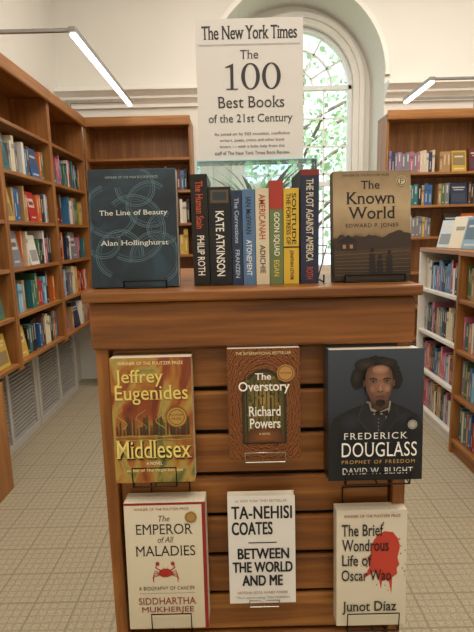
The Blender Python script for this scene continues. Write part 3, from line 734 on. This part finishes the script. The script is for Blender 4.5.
spine(.109,.140,.186,'#262b44',[('THE PLOT AGAINST AMERICA',.30,.08,.70,.80,'#d8cdb1',bo),('ROTH',.32,.85,.68,.96,'#b84c2a',bo)],'navy paperback spine with tan lettering',[(0,0,1,.05,'#7f2a22')])

# ---- sign ----
w_,h_=.204,.258
sg=empty('sign_card',(.036-w_/2,.972,1.592),'printed white card sign about the hundred best books','sign')
boxes('card',[(0,w_,0,.004,0,h_)],plain('sign_card_stock','#d8d5d0',.6,var=.01),.0006,parent=sg)
p=Print(w_,h_); K='#2f2d2e'
p.text('The New York Times',.06,.05,.94,.14,K,serif=True,heavy=.0004,spacing=.97)
for a in (.175,.182): p.stroke([(.03,a),(.97,a)],.0004,K)
p.text('The',.41,.215,.58,.275,K,serif=True)
p.poly([(.315,.315),(.345,.305),(.345,.48),(.315,.48)],K); p.poly([(.27,.335),(.27,.328),(.315,.315),(.345,.305),(.318,.33)],K); p.rect(.275,.479,.385,.487,K)
for cx_ in (.505,.70): p.oval(cx_,.396,.088,.092,.052,.084,K)
p.text('Best Books',.19,.535,.82,.615,K,serif=True)
p.text('of the 21st Century',.10,.66,.90,.735,K,serif=True)
for i,t in enumerate(('As voted on by 503 novelists, nonfiction','writers, poets, critics and other book','lovers — with a little help from the','staff of The New York Times Book Review.')):
    d=.0 if i in(0,3) else .05
    p.text(t,.15+d,.79+.045*i,.87-d,.817+.045*i,K)
p.build('sign_print',sg)
hb=empty('acrylic_holder',(.045,.942,T),'clear acrylic box supporting the card sign','sign holder')
W=.115; D=.06; H=.224
boxes('front_panel',[(-W,W,0,.003,0,H)],M_acryl,.0006,parent=hb); boxes('back_panel',[(-W,W,D-.003,D,0,H)],M_acryl,.0006,parent=hb)
boxes('side_panel',[(-W,-W+.003,.003,D-.003,0,H)],M_acryl,0,parent=hb); boxes('side_panel',[(W-.003,W,.003,D-.003,0,H)],M_acryl,0,parent=hb)
boxes('polished_edge',[(-W,W,0,.003,H-.001,H+.0015),(-W,W,D-.003,D,H-.001,H+.0015),(-W,-W+.003,.003,D-.003,H-.001,H+.0015),(W-.003,W,.003,D-.003,H-.001,H+.0015),(-W-.0005,-W+.001,-.0005,.0005,0,H),(W-.001,W+.0005,-.0005,.0005,0,H)],M_aedge,0,parent=hb)
boxes('lid',[(-W+.003,W-.003,.003,D-.003,H-.002,H)],M_acryl,0,parent=hb)
plant((.06,1.14,T),30,.21,.045,.085,'small green strappy plant in a pot on the display stand',wd=.009,seed=8,arch=.35,emin=1.05)

# ================= OUTSIDE =================
M_bark=plain('tree_bark','#7a6a5c',.9,var=.3,scale=8)
ML=[plain('tree_leaf_haze_light','#cfe0bc',.6,var=.2,scale=3),plain('tree_leaf_haze_mid','#a2bd92',.6,var=.25,scale=3)]  # leaf colours paled, daylight haze is mixed into them
def tree(x,y,h,r,seed,label,n=1500):
    R=random.Random(seed); t=empty('tree',(x,y,-.5),label,'tree','trees outside the window')
    paths=[[(0,0,0),(.05,0,h*.3),(-.04,.03,h*.6),(0,0,h*.9)]]
    for i in range(9):
        z=h*R.uniform(.3,.75); a=R.uniform(0,6.28); l=r*R.uniform(.5,.9)
        paths.append([(0,0,z),(math.cos(a)*l*.5,math.sin(a)*l*.5,z+l*.35),(math.cos(a)*l,math.sin(a)*l,z+l*.6)])
    wire('trunk',paths[:1],.08,M_bark,parent=t); wire('branch',paths[1:],.03,M_bark,parent=t)
    bm=bmesh.new()
    for i in range(n):
        a=R.uniform(0,6.28); u=R.uniform(-1,1); q=R.random()**.4*r
        c=Vector((q*math.sqrt(1-u*u)*math.cos(a),q*math.sqrt(1-u*u)*math.sin(a),h*.62+q*u*1.1))
        n_=Vector((R.uniform(-1,1),R.uniform(-1,1),R.uniform(-1,1))).normalized(); s=n_.orthogonal().normalized(); s2=n_.cross(s); k=R.uniform(.05,.11)
        f=bm.faces.new([bm.verts.new(c+s*k*a1+s2*k*.6*b1) for a1,b1 in ((-1,0),(0,-1),(1,0),(0,1))]); f.material_index=R.randint(0,1)
    o=meshobj('foliage',bm,ML,parent=t); o['kind']='stuff'
tree(1.3,9.5,5.5,1.8,1,'leafy green tree seen through the arched window'); tree(4.2,13.6,7.5,2.2,2,'leafy green tree seen through the arched window'); tree(-.8,13.8,7.2,2.2,3,'leafy green tree seen through the arched window')
boxes('ground',[(-12,12,YW+.2,20,-.6,-.5)],plain('lawn_grass','#8fae6a',.9,var=.3,scale=3),kind='structure')

# ================= LIGHT =================
W_=bpy.data.worlds.new('world'); S.world=W_; W_.use_nodes=True
bg=W_.node_tree.nodes['Background']; bg.inputs[0].default_value=lin('#e2edf8'); bg.inputs[1].default_value=2.0
def area(loc,rot,sx,sy,e,c):  # unseen area lights added overhead to brighten the room
    l=bpy.data.lights.new('overhead_fill','AREA'); l.shape='RECTANGLE'; l.size=sx; l.size_y=sy; l.energy=e; l.color=lin(c)[:3]
    o=bpy.data.objects.new('overhead_fill',l); o.location=loc; o.rotation_euler=rot; COL.objects.link(o); o['label']='soft rectangular area light added overhead out of view'; o['category']='light'
area((.6,2.6,3.98),(0,0,0),2.4,2.6,88,'#fff3e6')
area((.2,-.5,3.7),(math.radians(35),0,0),2.4,1.4,66,'#fff3e6')  # front fill added above and behind the camera
area((2.4,3.2,3.98),(0,0,0),1.0,1.5,24,'#fff3e6')
sun=bpy.data.lights.new('sun','SUN'); sun.energy=5; sun.angle=.05
so=bpy.data.objects.new('sun',sun); so.rotation_euler=(math.radians(40),math.radians(20),math.radians(-20)); so.location=(0,8,10); COL.objects.link(so); so['label']='daylight sun above the garden'; so['category']='light'

# ================= CAMERA =================
cam=bpy.data.cameras.new('camera'); cam.sensor_fit='HORIZONTAL'; cam.sensor_width=36; cam.lens=36*475/474; cam.clip_start=.05
co=bpy.data.objects.new('camera',cam); COL.objects.link(co)
co.matrix_world=Matrix.Translation((0,0,1.45))@Matrix.Rotation(math.radians(90-9.7),4,'X')@Matrix.Rotation(math.radians(-1.4),4,'Z')
S.camera=co
